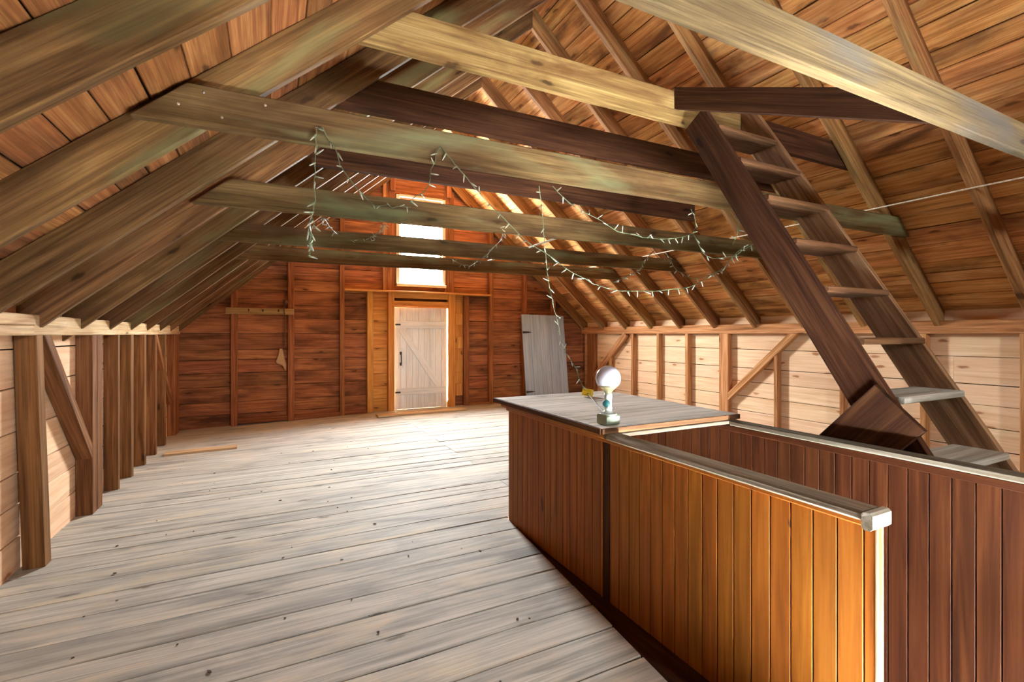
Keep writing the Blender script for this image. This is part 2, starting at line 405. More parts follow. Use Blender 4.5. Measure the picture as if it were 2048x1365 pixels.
box('landing', (1.3, -1.2, -2.0), (2.7, 3.6, -1.95), M['dark'], floor)
box('well_side', (1.50, -1.2, -1.95), (1.555, 3.4, -0.22), M['dark'], floor)
box('well_side', (1.50, 3.4, -1.95), (2.6, 3.45, -0.16), M['dark'], floor)

# ---- roof boards
def deck(parent, side, seams0, mat):
    d, n, p0, a = (dL, nL, V((XL, 0, UL(XL))), aL) if side == 'L' else (dR, nR, V((XR, 0, UR(XR))), aR)
    smax = ((RX-XL if side == 'L' else XR-RX) + DEP*math.sin(a))/math.cos(a)
    ss = list(seams0)
    while ss[-1] < smax-0.12: ss.append(ss[-1] + rnd.choice((0.15, 0.175, 0.19, 0.2, 0.225)))
    ss[-1] = smax
    for s0, s1 in zip(ss[:-1], ss[1:]):
        cuts = [YB-0.05, RY(rnd.choice((12, 13, 14)))+0.025, RY(rnd.choice((4, 5, 6, 7, 8)))+0.025, YF+0.02] if rnd.random() < 0.6 else [YB-0.05, RY(rnd.choice((3, 7, 11)))+0.025, YF+0.02]
        for y0, y1 in zip(cuts[:-1], cuts[1:]):
            c = p0 + n*(DEP+0.0115+rnd.uniform(0, 0.004)) + d*((s0+s1)/2)
            g = rnd.choice((0.003, 0.005, 0.008))
            board('roof_board', c+V((0, y0+0.001, 0)), c+V((0, y1-0.001, 0)), d, (s1-s0)-g, 0.022, mat, parent, jit=0.002, bow=rnd.uniform(-0.003, 0.003))
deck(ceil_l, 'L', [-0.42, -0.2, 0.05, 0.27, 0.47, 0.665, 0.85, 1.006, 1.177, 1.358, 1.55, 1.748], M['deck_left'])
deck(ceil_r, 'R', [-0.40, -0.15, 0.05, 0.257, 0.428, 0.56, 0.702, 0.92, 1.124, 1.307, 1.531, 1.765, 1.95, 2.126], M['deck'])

# ---- rafters, pair by pair from the far gable
for k in range(0, 20):
    y = RY(k) + 0.025
    for side in 'LR':
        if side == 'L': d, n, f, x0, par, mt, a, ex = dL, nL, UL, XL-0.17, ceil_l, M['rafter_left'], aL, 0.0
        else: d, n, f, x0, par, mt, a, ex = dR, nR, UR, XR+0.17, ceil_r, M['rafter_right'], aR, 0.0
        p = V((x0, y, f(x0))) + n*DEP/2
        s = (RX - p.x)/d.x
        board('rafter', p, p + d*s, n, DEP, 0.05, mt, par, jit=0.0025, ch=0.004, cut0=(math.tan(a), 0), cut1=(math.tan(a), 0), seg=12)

# ---- low walls: boards, studs, braces and plates
def wall_rows(parent, x, zs, mat, out):
    for z0, z1 in zip(zs[:-1], zs[1:]):
        cuts = [YB-0.05, rnd.choice((0.95, 1.7, 2.3)), rnd.choice((5.64, 6.3)) if out < 0 else rnd.choice((5.65, 6.3)), YF]
        for y0, y1 in zip(cuts[:-1], cuts[1:]):
            xx = x + out*(0.011+rnd.uniform(0, 0.003))
            board('wall_board', (xx, y0+0.001, (z0+z1)/2), (xx, y1-0.001, (z0+z1)/2), (0,0,1), (z1-z0)-rnd.choice((0.005, 0.006, 0.009)), 0.022, mat, parent, jit=0.0018)
wall_rows(wall_left, XLS, [-0.1, 0.187, 0.377, 0.557, 0.80, 1.05, 1.272, 1.45, 1.6], M['knee'], -1)
wall_rows(wall_right, XRS, [-0.03, 0.255, 0.465, 0.675, 0.87, 1.138, 1.36, 1.6], M['knee'], 1)
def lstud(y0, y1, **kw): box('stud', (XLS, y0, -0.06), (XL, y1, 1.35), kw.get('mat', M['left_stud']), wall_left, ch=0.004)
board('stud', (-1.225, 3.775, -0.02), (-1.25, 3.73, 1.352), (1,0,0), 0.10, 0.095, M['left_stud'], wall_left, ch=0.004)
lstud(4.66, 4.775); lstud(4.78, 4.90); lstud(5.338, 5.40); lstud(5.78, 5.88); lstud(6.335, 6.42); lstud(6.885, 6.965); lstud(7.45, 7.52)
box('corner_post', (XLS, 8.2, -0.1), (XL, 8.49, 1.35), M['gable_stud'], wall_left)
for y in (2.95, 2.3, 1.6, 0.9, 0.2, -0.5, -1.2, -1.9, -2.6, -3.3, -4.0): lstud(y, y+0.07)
board('brace', (-1.248, 3.845, 1.35), (-1.248, 4.657, 0.475), (0,1,0), 0.078, 0.096, M['left_stud'], wall_left, cut1=(-1.07, 0), cut0=(0.93, 0))
board('brace', (-1.25, 6.99, 1.36), (-1.25, 8.05, 0.42), (0,1,0), 0.08, 0.08, M['gable_stud'], wall_left)
box('plate_beam', (XLS, 3.66, 1.35), (XL, YF, 1.47), M['plate'], wall_left, ch=0.006)
box('plate_beam', (XLS, YB, 1.35), (XL, 3.66, 1.408), M['plate'], wall_left, ch=0.006)
box('plate_board', (XLS+0.02, 1.2, 1.408), (XL+0.012, 3.64, 1.468), M['plate'], wall_left, ch=0.006)
for (y0, y1) in ((6.94, 6.995), (6.28, 6.335), (5.625, 5.69), (4.87, 5.03), (3.28, 3.325), (2.487, 2.54), (1.75, 1.80), (1.0, 1.05), (0.2, 0.25), (-0.6, -0.55), (-1.4, -1.35), (-2.2, -2.15)):
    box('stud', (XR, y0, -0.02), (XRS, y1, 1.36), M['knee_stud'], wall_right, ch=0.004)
box('stud', (XR+0.004, 4.106, -0.02), (XRS, 4.156, 1.10), M['knee_stud'], wall_right)
box('stud', (XR, 7.58, -0.02), (XRS, 7.655, 0.92), M['knee_stud'], wall_right)
box('corner_post', (XR, 8.14, -0.02), (XRS, 8.38, 1.36), M['gable_stud'], wall_right)
board('brace', (6.037, 7.16, 1.36), (6.037, 8.138, 0.46), (0,1,0), 0.12, 0.08, M['knee_stud'], wall_right)
board('brace', (6.036, 3.89, 1.36), (6.036, 4.868, 0.44), (0,1,0), 0.085, 0.08, M['knee_stud'], wall_right, cut0=(0.94, 0), cut1=(-1.06, 0))
box('plate_beam', (XR, YB, 1.36), (XRS+0.02, YF, 1.495), M['knee_stud'], wall_right, ch=0.006)

# ---- far gable: boards in rows, cut round the door and the window
def gable_rows(parent, y, zs, mat, holes, out, ends):
    for z0, z1 in zip(zs[:-1], zs[1:]):
        zm = (z0+z1)/2
        xa = max(XLS-0.02, XL+(z0-1.396-0.30)/SL) if z1 > 1.6 else XLS-0.02
        xb = min(XRS+0.02, XR-(z0-1.440-0.30)/SR) if z1 > 1.6 else XRS+0.02
        segs = [(xa, xb)]
        for h in holes:
            if h[2] < zm < h[3]:
                segs = [s for a, b in segs for s in ((a, min(b, h[0])), (max(a, h[1]), b)) if s[1]-s[0] > 0.05]
        fin = []
        for a, b in segs:
            if b-a > 3.0:
                c = rnd.choice(ends); c = c if a+0.3 < c < b-0.3 else (a+b)/2
                fin += [(a, c), (c, b)]
            else: fin.append((a, b))
        for a, b in fin:
            yy = y + out*(0.011+rnd.uniform(0, 0.004))
            board('wall_board', (a+0.001, yy, zm), (b-0.001, yy, zm), (0,0,1), (z1-z0)-rnd.choice((0.003, 0.005, 0.007)), 0.022, mat, parent, jit=0.0025, bow=rnd.uniform(-0.003, 0.003))
rows = [-0.12, 0.11, 0.304, 0.54, 0.75, 0.953, 1.111, 1.37, 1.60, 1.825, 2.06, 2.24, 2.46, 2.68, 2.86, 3.09, 3.30, 3.52, 3.75, 3.96, 4.18, 4.40, 4.62, 4.83]
gable_rows(wall_back, YF, rows, M['gable'], [DOOR, WIN], 1, (1.08, 3.83, 0.3))
gable_rows(wall_front, YB, rows, M['gable'], REAR, -1, (1.08, 3.83, 0.3))
def roof_z(x): return min(UL(x), UR(x))
def gstud(x0, x1, z0, z1=None, mat='gable_stud', y0=8.505):
    z1 = z1 if z1 else roof_z((x0+x1)/2)+0.12
    box('stud', (x0, y0, z0), (x1, YF, z1), M[mat], wall_back, ch=0.004)
gstud(-0.545, -0.455, -0.06); gstud(0.25, 0.345, -0.05); gstud(1.045, 1.115, -0.03)
gstud(3.79, 3.876, 0.0); gstud(3.27, 3.37, 0.0, 2.09); gstud(4.54, 4.62, 0.0); gstud(5.22, 5.30, 0.0)
gstud(1.757, 1.815, 2.12, None, 'knee_stud'); gstud(1.888, 1.976, 3.90); gstud(2.934, 3.022, 3.90)
gstud(1.49, 1.59, 0.0, 2.09, 'pine', 8.49); gstud(1.845, 1.95, 0.0, 2.09, 'pine', 8.48); gstud(2.95, 3.08, 0.0, 2.09, 'pine', 8.48)
box('wall_board', (1.83, 8.575, 2.13), (1.985, 8.6, 4.0), M['gable_stud'], wall_back)
box('wall_board', (2.89, 8.565, 2.13), (3.085, 8.6, 4.0), M['gable_stud'], wall_back)
box('wall_board', (1.985, 8.58, 2.12), (2.89, 8.6, 2.212), M['gable_stud'], wall_back)
box('wall_board', (1.985, 8.575, 3.86), (2.89, 8.6, 4.03), M['gable_stud'], wall_back)
box('header_shelf', (1.11, 8.42, 2.085), (3.80, 8.6, 2.118), M['pine'], wall_back)
box('door_header', (1.95, 8.50, 1.995), (2.95, 8.6, 2.085), M['pine'], wall_back)
box('door_header', (1.95, 8.49, 1.855), (2.95, 8.6, 1.945), M['pine'], wall_back)
box('door_stop', (1.95, 8.47, 1.83), (2.95, 8.5, 1.852), M['pine'], wall_back)
for i in range(9):
    z1 = 2.085 if i == 0 else 2.0-0.2225*(i-1); z0 = 2.0-0.2225*i if i < 9 else 0
    box('panel_board', (1.592, 8.578, z0+0.002), (1.843, 8.6, z1-0.002), M['pine'], wall_back)
    box('panel_board', (3.082, 8.578, max(0, z0-0.03)+0.002), (3.268, 8.6, (z1-0.03 if i else z1)-0.002), M['pine'], wall_back)
box('panel_board', (1.592, 8.578, 0.0), (1.843, 8.6, 0.218), M['pine'], wall_back)
for (a, b) in ((1.117, 1.488), (3.372, 3.788), (-0.453, 0.248), (0.347, 1.043), (3.88, 4.53), (4.63, 5.2)):
    box('sole_plate', (a, 8.50, -0.03), (b, 8.6, 0.045), M['gable_stud'], wall_back)

# ------------------------------------------------------------------ white plank door
door = empty('door_1', (1.98, 8.57, 0.0), label='small white plank door with a diagonal brace in the far gable', cat='door', kind='structure')
bw = (2.9425-1.961)/9
for i in range(9):
    x0 = 1.961+i*bw
    box('door_board', (x0+0.001, 8.555, 0.015), (x0+bw-0.001, 8.578, 1.832+0.001*i), M['white'], door, ch=0.004)
box('backing', (1.964, 8.579, 0.015), (2.94, 8.585, 1.828), M['white'], door)
box('batten', (1.985, 8.532, 1.46), (2.92, 8.555, 1.585), M['white'], door)
box('batten', (1.985, 8.532, 0.265), (2.92, 8.555, 0.385), M['white'], door)
board('diagonal_brace', (2.065, 8.543, 1.465), (2.785, 8.543, 0.385), (1,0,0), 0.105, 0.022, M['white'], door, cut0=(-0.65, 0), cut1=(-0.65, 0))
latch = box('latch_board', (2.03, 8.536, 0.74), (2.15, 8.555, 1.11), M['white'], door)
hp = [(2.075, 8.536, 1.0), (2.075, 8.500, 0.985), (2.075, 8.490, 0.95), (2.075, 8.490, 0.87), (2.075, 8.500, 0.84), (2.075, 8.536, 0.825)]
tube('pull_handle', hp, 0.009, M['iron'], latch)
box('latch_plate', (2.055, 8.533, 0.985), (2.095, 8.537, 1.04), M['iron'], latch); box('latch_plate', (2.055, 8.533, 0.79), (2.095, 8.537, 0.845), M['iron'], latch)
for z in (1.525, 0.315):
    tag(box('hinge', (1.975, 8.526, z-0.014), (2.07, 8.533, z+0.014), M['iron'], door), label='dark iron hinge')

# ------------------------------------------------------------------ gable window
win = empty('window_1', (2.45, 8.6, 2.225), label='tall narrow sash window above the white door, blown out with daylight', cat='window', kind='structure')
x0, x1, z0, z1 = 2.03, 2.885, 2.225, 3.85
for n_, lo, hi in (('frame_side', (x0-0.03, 8.55, z0), (x0+0.03, 8.66, z1)), ('frame_side', (x1-0.03, 8.55, z0), (x1+0.03, 8.66, z1)),
                   ('frame_head', (x0+0.03, 8.55, z1-0.035), (x1-0.03, 8.66, z1+0.01)), ('window_sill', (x0-0.03, 8.50, z0-0.015), (x1+0.03, 8.66, z0+0.03))):
    box(n_, lo, hi, M['cream'], win)
zm = 3.045
for (za, zb, yy) in ((z0+0.03, zm+0.02, 8.585), (zm-0.02, z1-0.035, 8.62)):
    s_ = box('sash_rail', (x0+0.03, yy, za), (x1-0.03, yy+0.03, za+0.055), M['cream'], win)
    box('sash_rail', (x0+0.03, yy, zb-0.04), (x1-0.03, yy+0.03, zb), M['cream'], win)
    box('sash_stile', (x0+0.03, yy, za+0.055), (x0+0.075, yy+0.03, zb-0.04), M['cream'], win)
    box('sash_stile', (x1-0.075, yy, za+0.055), (x1-0.03, yy+0.03, zb-0.04), M['cream'], win)
    mesh_obj('pane', [(x0+0.07, yy+0.015, za+0.05), (x1-0.07, yy+0.015, za+0.05), (x1-0.07, yy+0.015, zb-0.035), (x0+0.07, yy+0.015, zb-0.035)], [(0,1,2,3)], M['glass'], win)
portal('window_daylight', ((x0+x1)/2, 8.70, (z0+z1)/2), (R90, 0, 0), x1-x0, z1-z0).rotation_euler = (-R90, 0, 0)
for q in REAR:
    portal('hatch_daylight', ((q[0]+q[1])/2, YB-0.08, (q[2]+q[3])/2), (R90, 0, 0), q[1]-q[0], q[3]-q[2])
    for n_, lo, hi in (('hatch_trim', (q[0]-0.08, YB, q[2]-0.08), (q[0], YB+0.03, q[3]+0.08)), ('hatch_trim', (q[1], YB, q[2]-0.08), (q[1]+0.08, YB+0.03, q[3]+0.08)),
                       ('hatch_trim', (q[0], YB, q[3]), (q[1], YB+0.03, q[3]+0.08)), ('hatch_trim', (q[0], YB, q[2]-0.08), (q[1], YB+0.03, q[2]))):
        box(n_, lo, hi, M['gable_stud'], wall_front)
STR = {
 'a': [(0.186,2.310,2.281),(0.182,2.310,2.238),(0.186,2.310,2.194),(0.178,2.310,2.137),(0.180,2.310,2.081),(0.171,2.310,2.020),(0.178,2.310,1.958),(0.171,2.310,1.902),(0.161,2.310,1.878),(0.151,2.310,1.848),(0.149,2.310,1.817),(0.159,2.310,1.796),(0.153,2.310,1.766),(0.157,2.310,1.733),(0.151,2.310,1.706)],
 'a2': [(0.165,2.310,1.881),(0.176,2.314,1.852),(0.160,2.318,1.811),(0.170,2.322,1.786),(0.164,2.326,1.754),(0.173,2.330,1.731)],
 'b': [(0.186,2.310,2.281),(0.209,2.310,2.288),(0.224,2.310,2.257),(0.251,2.310,2.217),(0.273,2.310,2.187),(0.283,2.310,2.131),(0.305,2.310,2.100),(0.332,2.310,2.065),(0.360,2.310,2.032),(0.383,2.310,2.012),(0.412,2.310,1.983)],
 'b2': [(0.650,3.640,2.342),(0.693,3.640,2.306),(0.789,3.640,2.329),(0.822,3.640,2.311),(0.879,3.640,2.329),(0.964,3.640,2.331)],
 'c': [(0.759,2.310,2.299),(0.738,2.310,2.241),(0.727,2.310,2.202),(0.712,2.310,2.179),(0.707,2.310,2.124),(0.699,2.310,2.093),(0.676,2.310,2.063),(0.651,2.310,2.042),(0.619,2.310,2.019),(0.607,2.310,2.000)],
 'd': [(0.764,2.310,2.300),(0.798,2.310,2.263),(0.838,2.310,2.224),(0.879,2.310,2.187),(0.934,2.310,2.131),(0.990,2.310,2.073),(1.047,2.310,2.028),(1.091,2.310,1.993),(1.114,2.310,1.977),(1.165,2.310,1.934),(1.242,2.310,1.873),(1.320,2.310,1.833),(1.368,2.310,1.815),(1.434,2.310,1.777),(1.518,2.310,1.726),(1.604,2.310,1.694),(1.693,2.310,1.657),(1.802,2.310,1.632),(1.897,2.310,1.621),(2.034,2.310,1.624),(2.177,2.310,1.629),(2.348,2.310,1.649),(2.482,2.310,1.668),(2.574,2.310,1.706),(2.718,2.310,1.764),(2.816,2.310,1.821),(2.892,2.310,1.896),(2.969,2.310,1.955),(3.048,2.310,1.997)],
 'e': [(1.359,2.360,2.198),(1.393,2.396,2.147),(1.418,2.433,2.086),(1.453,2.469,2.009),(1.477,2.506,1.944),(1.510,2.542,1.876),(1.539,2.579,1.791),(1.575,2.615,1.702),(1.616,2.652,1.611),(1.653,2.688,1.550),(1.699,2.725,1.480),(1.742,2.761,1.404),(1.785,2.798,1.319),(1.845,2.834,1.230),(1.916,2.871,1.167),(1.988,2.907,1.098),(2.035,2.944,1.031),(2.096,2.980,0.958)],
 'f': [(1.448,2.360,2.211),(1.492,2.360,2.179),(1.551,2.360,2.134),(1.639,2.360,2.095),(1.748,2.360,2.062),(1.841,2.360,2.027),(1.918,2.360,1.994),(2.017,2.360,1.988),(2.119,2.360,1.975),(2.224,2.360,1.975),(2.332,2.360,1.985),(2.467,2.360,2.007),(2.559,2.360,2.039),(2.592,2.360,2.086),(2.573,2.360,2.169),(2.545,2.360,2.207)],
 'g': [(2.573,2.360,2.040),(2.595,2.337,1.963),(2.626,2.314,1.895),(2.672,2.291,1.867),(2.741,2.269,1.879),(2.836,2.246,1.890),(2.933,2.223,1.955),(2.980,2.200,1.980)],
 'h': [(2.652,2.100,2.121),(2.695,2.100,2.074),(2.680,2.100,2.027),(2.666,2.100,1.978),(2.629,2.100,1.927)],
 'i': [(3.524,3.600,2.175),(3.521,3.530,2.115),(3.484,3.460,2.029),(3.459,3.390,1.971),(3.470,3.320,1.926),(3.492,3.250,1.877),(3.544,3.180,1.873),(3.594,3.110,1.900),(3.673,3.040,1.942),(3.685,2.970,2.024),(3.695,2.900,2.038)],
 'j': [(3.392,3.600,2.190),(3.235,3.533,2.095),(3.113,3.467,2.030),(3.035,3.400,1.947),(2.878,3.333,1.894),(2.682,3.267,1.824),(2.549,3.200,1.785)],
 'k': [(0.281,3.200,2.075),(0.314,3.375,2.123),(0.353,3.550,2.123),(0.398,3.725,2.127),(0.460,3.900,2.125)],
 'l': [(0.821,3.900,2.247),(0.858,4.175,2.269),(0.892,4.450,2.294),(0.890,4.725,2.308),(0.892,5.000,2.328)],
 'l2': [(0.680,5.000,2.290),(0.785,5.000,2.304),(0.878,5.000,2.292),(0.927,5.000,2.306)],
 'm': [(1.700,3.600,2.243),(1.845,3.825,2.271),(1.928,4.050,2.238),(1.965,4.275,2.222),(1.984,4.500,2.179),(1.996,4.725,2.144),(1.971,4.950,2.106),(1.938,5.175,2.161),(1.928,5.400,2.237)],
}

# ------------------------------------------------------------------ collar ties
GT = 'lower collar ties across the attic'; GU = 'upper collar ties near the ridge'
def tie(label, xa, za, xb, zb, h, y0, mat, group, left=True, right=True, t=0.045):
    a = V((xa, y0+t/2, za+h/2)); b = V((xb, y0+t/2, zb+h/2))
    sx = 1/SL; 
    if left: a.x += 0.5*h*sx
    if right: b.x -= 0.5*h/SR
    o = board('collar_tie', a, b, (0,0,1), h, t, mat, None, jit=0.002, ch=0.004, cut0=(sx if left else 0, 0), cut1=(-1/SR if right else 0, 0), seg=10)
    return tag(o, label, 'beam', group)
tie('grey sawn collar tie nearest the viewer, crossing the upper corner above the ladder', -0.42, 2.235, 5.33, 2.245, 0.145, 0.965, M['tie_grey'], GT)
t9 = tie('greenish brown collar tie with string lights hooked over it', -0.487, 2.212, 5.31, 2.262, 0.165, 2.325, M['tie'], GT)
tie('collar tie right behind the string lights, crossing the top half of the window', -0.45, 2.207, 5.33, 2.245, 0.185, 3.685, M['tie'], GT)
tie('thin brown collar tie second from the far gable, crossing the middle of the window', -0.42, 2.205, 5.34, 2.248, 0.172, 5.045, M['tie'], GT)
tie('brown collar tie closest to the far gable, crossing the foot of the window', -0.37, 2.233, 5.30, 2.268, 0.175, 6.405, M['tie'], GT)
tie('pale knotty upper collar tie ending at the head of the ladder', 0.20, 2.793, 3.14, 2.805, 0.215, 2.422, M['tie_pale'], GU, right=False)
tie('short brown tie continuing the pale knotty one from the ladder to the rafter', 3.145, 2.80, 4.66, 2.805, 0.205, 2.425, M['dark'], GU, left=False)
tie('dark stained upper collar tie just above the string-light tie', 0.15, 2.755, 4.66, 2.785, 0.215, 3.105, M['dark'], GU)
tie('shorter dark board tie showing under the string-light tie', 0.27, 2.597, 4.14, 2.592, 0.19, 3.785, M['dark'], GU, left=False, right=False)
for (x, z) in ((-0.245, 2.35), (-0.02, 2.345), (-0.33, 2.285), (-0.18, 2.26)):
    m_ = Matrix.Translation((x, 2.325, z)) @ Matrix.Rotation(R90, 4, 'X')
    o = lathe('nail', [(0.006, -0.004), (0.006, 0.002)], M['nail'], t9, m_, 8)
# strut from the ladder head down to the near tie
o = board('strut', (2.476, 2.42, 2.965), (2.476, 1.012, 2.318), (0,0,1), 0.135, 0.045, M['dark'], None, cut0=(-0.46, 0), cut1=(-0.46, 0))
tag(o, 'dark sloping strut joining the ladder head to the nearest collar tie', 'beam')
# lath and cord
o = box('lath', (2.84, 4.55, 2.425), (2.885, 6.85, 2.437), M['lath'], None); tag(o, 'pale thin lath lying across the far collar ties', 'lath')
pts = [(4.80, -0.6, 2.468), (4.80, 0.5, 2.473), (4.80, 1.75, 2.478), (4.80, 2.4, 2.474), (4.80, 3.1, 2.476), (4.80, 4.5, 2.474), (4.80, 5.8, 2.474), (4.80, 7.2, 2.476)]
o = tube('cord', pts, 0.006, M['lath'], None); tag(o, 'pale cord stretched under the rafters beside the ladder', 'cord')

# ------------------------------------------------------------------ ladder stair
lad = empty('ladder_stair', (2.80, 0.63, 0.0), label='steep brown ladder stair with worn treads rising to the collar ties', cat='ladder')
YC = lambda z: 1.529 + (z-1.506)*0.60
su = V((0, 0.6, 1)).normalized(); sw = V((0, 1, -0.6)).normalized()
for x, ztop, mt, c1 in ((2.5, 2.78, M['dark'], 0), (3.12, 2.985, M['stringer'], -1.667)):
    board('stringer', (x+0.02, YC(0.06), 0.06), (x+0.02, YC(ztop), ztop), sw, 0.178, 0.04, mt, lad, jit=0.0015, cut1=(c1, 0))
for i, (zt, yf) in enumerate(((0.26, 0.655), (0.528, 0.812), (0.796, 0.969), (1.074, 1.133), (1.339, 1.295), (1.607, 1.462), (1.881, 1.626), (2.162, 1.79), (2.433, 1.97), (2.694, 2.13))):
    low = zt < 1.2
    o = box('tread', (2.542, yf, zt-0.032), (3.118, yf+0.215, zt), M['tread'] if low else M['tread_brown'], lad, ch=0.005)
    if low: tag(o, 'pale worn tread')
d_ = V((0, 0.669, -0.743)); A = V((2.484, 1.218, 1.126)); B = V((2.484, 1.029, 0.945)); c = (A+B)/2; W_ = (A-B).length
wv = (A-B).normalized(); wv2 = (wv - d_*wv.dot(d_)).normalized()
sh = wv.dot(d_)/wv.dot(wv2)
o = board('brace_board', c, c + d_*1.30, wv2, W_*wv.dot(wv2), 0.03, M['dark'], lad, cut0=(sh, 0)); tag(o, 'square-ended dark board nailed across the ladder side')

# ------------------------------------------------------------------ stairwell half walls and the box lid
hw = empty('half_wall', (1.57, 1.95, 0.0), label='long orange varnished beadboard half wall with a worn cap rail', cat='half wall')
def beads(par, x0, x1, y0, y1, z0, z1, mat, w=0.074):
    n = round((y1-y0)/w); w = (y1-y0)/n
    for i in range(n): box('board', (x0, y0+i*w+0.0022, z0), (x1, y0+(i+1)*w-0.0022, z1), mat, par, ch=0.0012)
beads(hw, 1.555, 1.579, 0.795, 1.975, -0.02, 0.822, M['panel'])
beads(hw, 1.555, 1.579, 2.052, 3.147, -0.02, 0.822, M['panel'])
box('backing', (1.580, 0.795, -0.02), (1.584, 3.12, 0.822), M['panel_dark'], hw, ch=0.001)
tag(box('joint_board', (1.553, 1.977, -0.02), (1.579, 2.03, 0.822), M['panel_dark'], hw), 'dark joint board')
box('joint_strip', (1.551, 2.032, -0.02), (1.575, 2.05, 0.80), M['panel'], hw)
box('end_strip', (1.556, 0.762, -0.02), (1.583, 0.794, 0.822), M['panel'], hw)
for x in (1.5525, 1.580): tag(box('edge_bead', (x, 0.757, -0.02), (x+0.0045, 0.763, 0.815), M['plate'], hw, ch=0.001), 'pale chipped edge')
box('cap_rail', (1.500, 0.772, 0.826), (1.592, 1.932, 0.855), M['cap'], hw, ch=0.008)
tag(box('cap_end', (1.496, 0.742, 0.806), (1.594, 0.771, 0.857), M['cap'], hw, ch=0.01), 'grey cap end')
box('cap_moulding', (1.535, 0.775, 0.80), (1.555, 3.147, 0.826), M['panel'], hw, ch=0.006)
box('cap_moulding', (1.505, 1.953, 0.826), (1.55, 3.17, 0.850), M['panel'], hw, ch=0.006)
for i in range(11): box('end_board', (1.58+i*0.076, 3.125, -0.02), (1.58+(i+1)*0.076-0.001, 3.147, 0.85), M['panel'], hw, ch=0.005)
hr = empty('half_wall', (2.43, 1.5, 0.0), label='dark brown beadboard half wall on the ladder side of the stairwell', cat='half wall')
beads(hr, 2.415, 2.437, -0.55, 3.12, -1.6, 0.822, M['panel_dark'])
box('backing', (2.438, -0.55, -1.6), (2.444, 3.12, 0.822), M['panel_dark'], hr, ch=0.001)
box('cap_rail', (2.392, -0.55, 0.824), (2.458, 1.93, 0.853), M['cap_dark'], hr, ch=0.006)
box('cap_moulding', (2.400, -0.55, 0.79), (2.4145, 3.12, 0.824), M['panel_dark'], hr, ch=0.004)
lid = empty('box_lid', (1.98, 2.6, 0.853), label='worn whitewashed plank lid covering the end of the stairwell under the globe lamp', cat='lid')
ls = [1.955, 2.03, 2.115, 2.20, 2.285, 2.365, 2.447, 2.822, 3.094, 3.25]
for i, (a, b) in enumerate(zip(ls[:-1], ls[1:])):
    r_ = 2.50 if i < 6 else 2.515
    board('plank', (1.492+rnd.uniform(-0.004, 0.004), (a+b)/2, 0.868), (r_, (a+b)/2, 0.868), (0,1,0), b-a-0.004, 0.029, M['boxtop'], lid, jit=0.0015)
box('edge_trim', (1.50, 1.935, 0.832), (2.46, 1.953, 0.852), M['cap_dark'], lid)
box('front_edge', (1.486, 1.944, 0.8535), (2.50, 1.955, 0.8815), M['tread_brown'], lid, ch=0.001)
box('side_edge', (1.478, 1.957, 0.8535), (1.4875, 3.25, 0.8815), M['tread_brown'], lid, ch=0.001)

# ------------------------------------------------------------------ globe lamp on the lid
LX, LY, LZ = 1.592, 2.035, 0.8835
lamp = empty('globe_lamp', (LX, LY, LZ), label='white globe bulb in a porcelain holder on a green metal box', cat='lamp')
T = lambda z: Matrix.Translation((LX, LY, LZ+z))
vs, fs = prism(0.084, 0.084, 0.052, ch=0.007); mesh_obj('junction_box', vs, fs, M['tin'], lamp, T(0.0265))
lathe('box_cover', [(0.046, 0), (0.046, 0.003), (0.042, 0.005)], M['porcelain'], lamp, T(0.053), 28)
lathe('lamp_holder', [(0.026, 0), (0.026, 0.010), (0.020, 0.012), (0.020, 0.022), (0.0205, 0.024), (0.0205, 0.034), (0.018, 0.036), (0.018, 0.072), (0.0205, 0.082), (0.0205, 0.104)], M['porcelain'], lamp, T(0.058), 28)
plug_m = Matrix.Translation((LX-0.020, LY-0.012, LZ+0.112)) @ Matrix.Rotation(math.radians(90), 4, 'X') @ Matrix.Rotation(math.radians(-48), 4, 'Y')
lathe('plug', [(0.010, -0.006), (0.019, 0.0), (0.019, 0.012), (0.015, 0.017)], M['teal'], lamp, plug_m, 24)
prof = [(0.017, 0.0), (0.018, 0.006)] ; ctr, R_ = 0.084, 0.066
for i in range(4, 13): pass
neck = [(0.017, 0.0), (0.019, 0.008), (0.026, 0.020), (0.040, 0.033), (0.0545, 0.046)]
lathe('bulb_neck', neck, M['neck'], lamp, T(0.158), 36)
glob = [(0.0545, 0.0462)] + [(R_*math.sin(t), ctr - R_*math.cos(t)) for t in [math.radians(a) for a in range(58, 180, 5)]] + [(0.002, ctr+R_)]
lathe('bulb', glob, M['globe'], lamp, T(0.158), 40)

# ------------------------------------------------------------------ string lights
sl = empty('string_lights', (1.5, 2.31, 2.2), label='tangled string of clear mini lights draped from the collar ties', cat='string lights')
def bulb_mesh():
    vs, fs, mi = [], [], []
    prof = [(0.0035, 0.0), (0.0042, 0.003), (0.0042, 0.017), (0.0034, 0.0175), (0.0036, 0.022), (0.0030, 0.034), (0.0006, 0.042)]
    n = 7
    for (r_, z) in prof:
        for k in range(n): vs.append((r_*math.cos(2*math.pi*k/n), r_*math.sin(2*math.pi*k/n), z))
    for i in range(len(prof)-1):
        for k in range(n):
            a = i*n+k; b = i*n+(k+1) % n; fs.append((a, b, b+n, a+n)); mi.append(0 if i < 3 else 1)
    fs.append(tuple(range(n-1, -1, -1))); mi.append(0); fs.append(tuple((len(prof)-1)*n+k for k in range(n))); mi.append(1)
    me = bpy.data.meshes.new('bulb'); me.from_pydata(vs, [], fs); me.update()
    me.materials.append(M['socket']); me.materials.append(M['tip'])
    for p, i in zip(me.polygons, mi): p.material_index = i; p.use_smooth = True
    return me
BM = bulb_mesh(); br = random.Random(3)
def add_bulb(p, d):
    d = V(d).normalized(); q = V((0,0,1)).rotation_difference(d).to_matrix().to_4x4(); q.translation = p
    put(bpy.data.objects.new('mini_bulb', BM), sl, q)
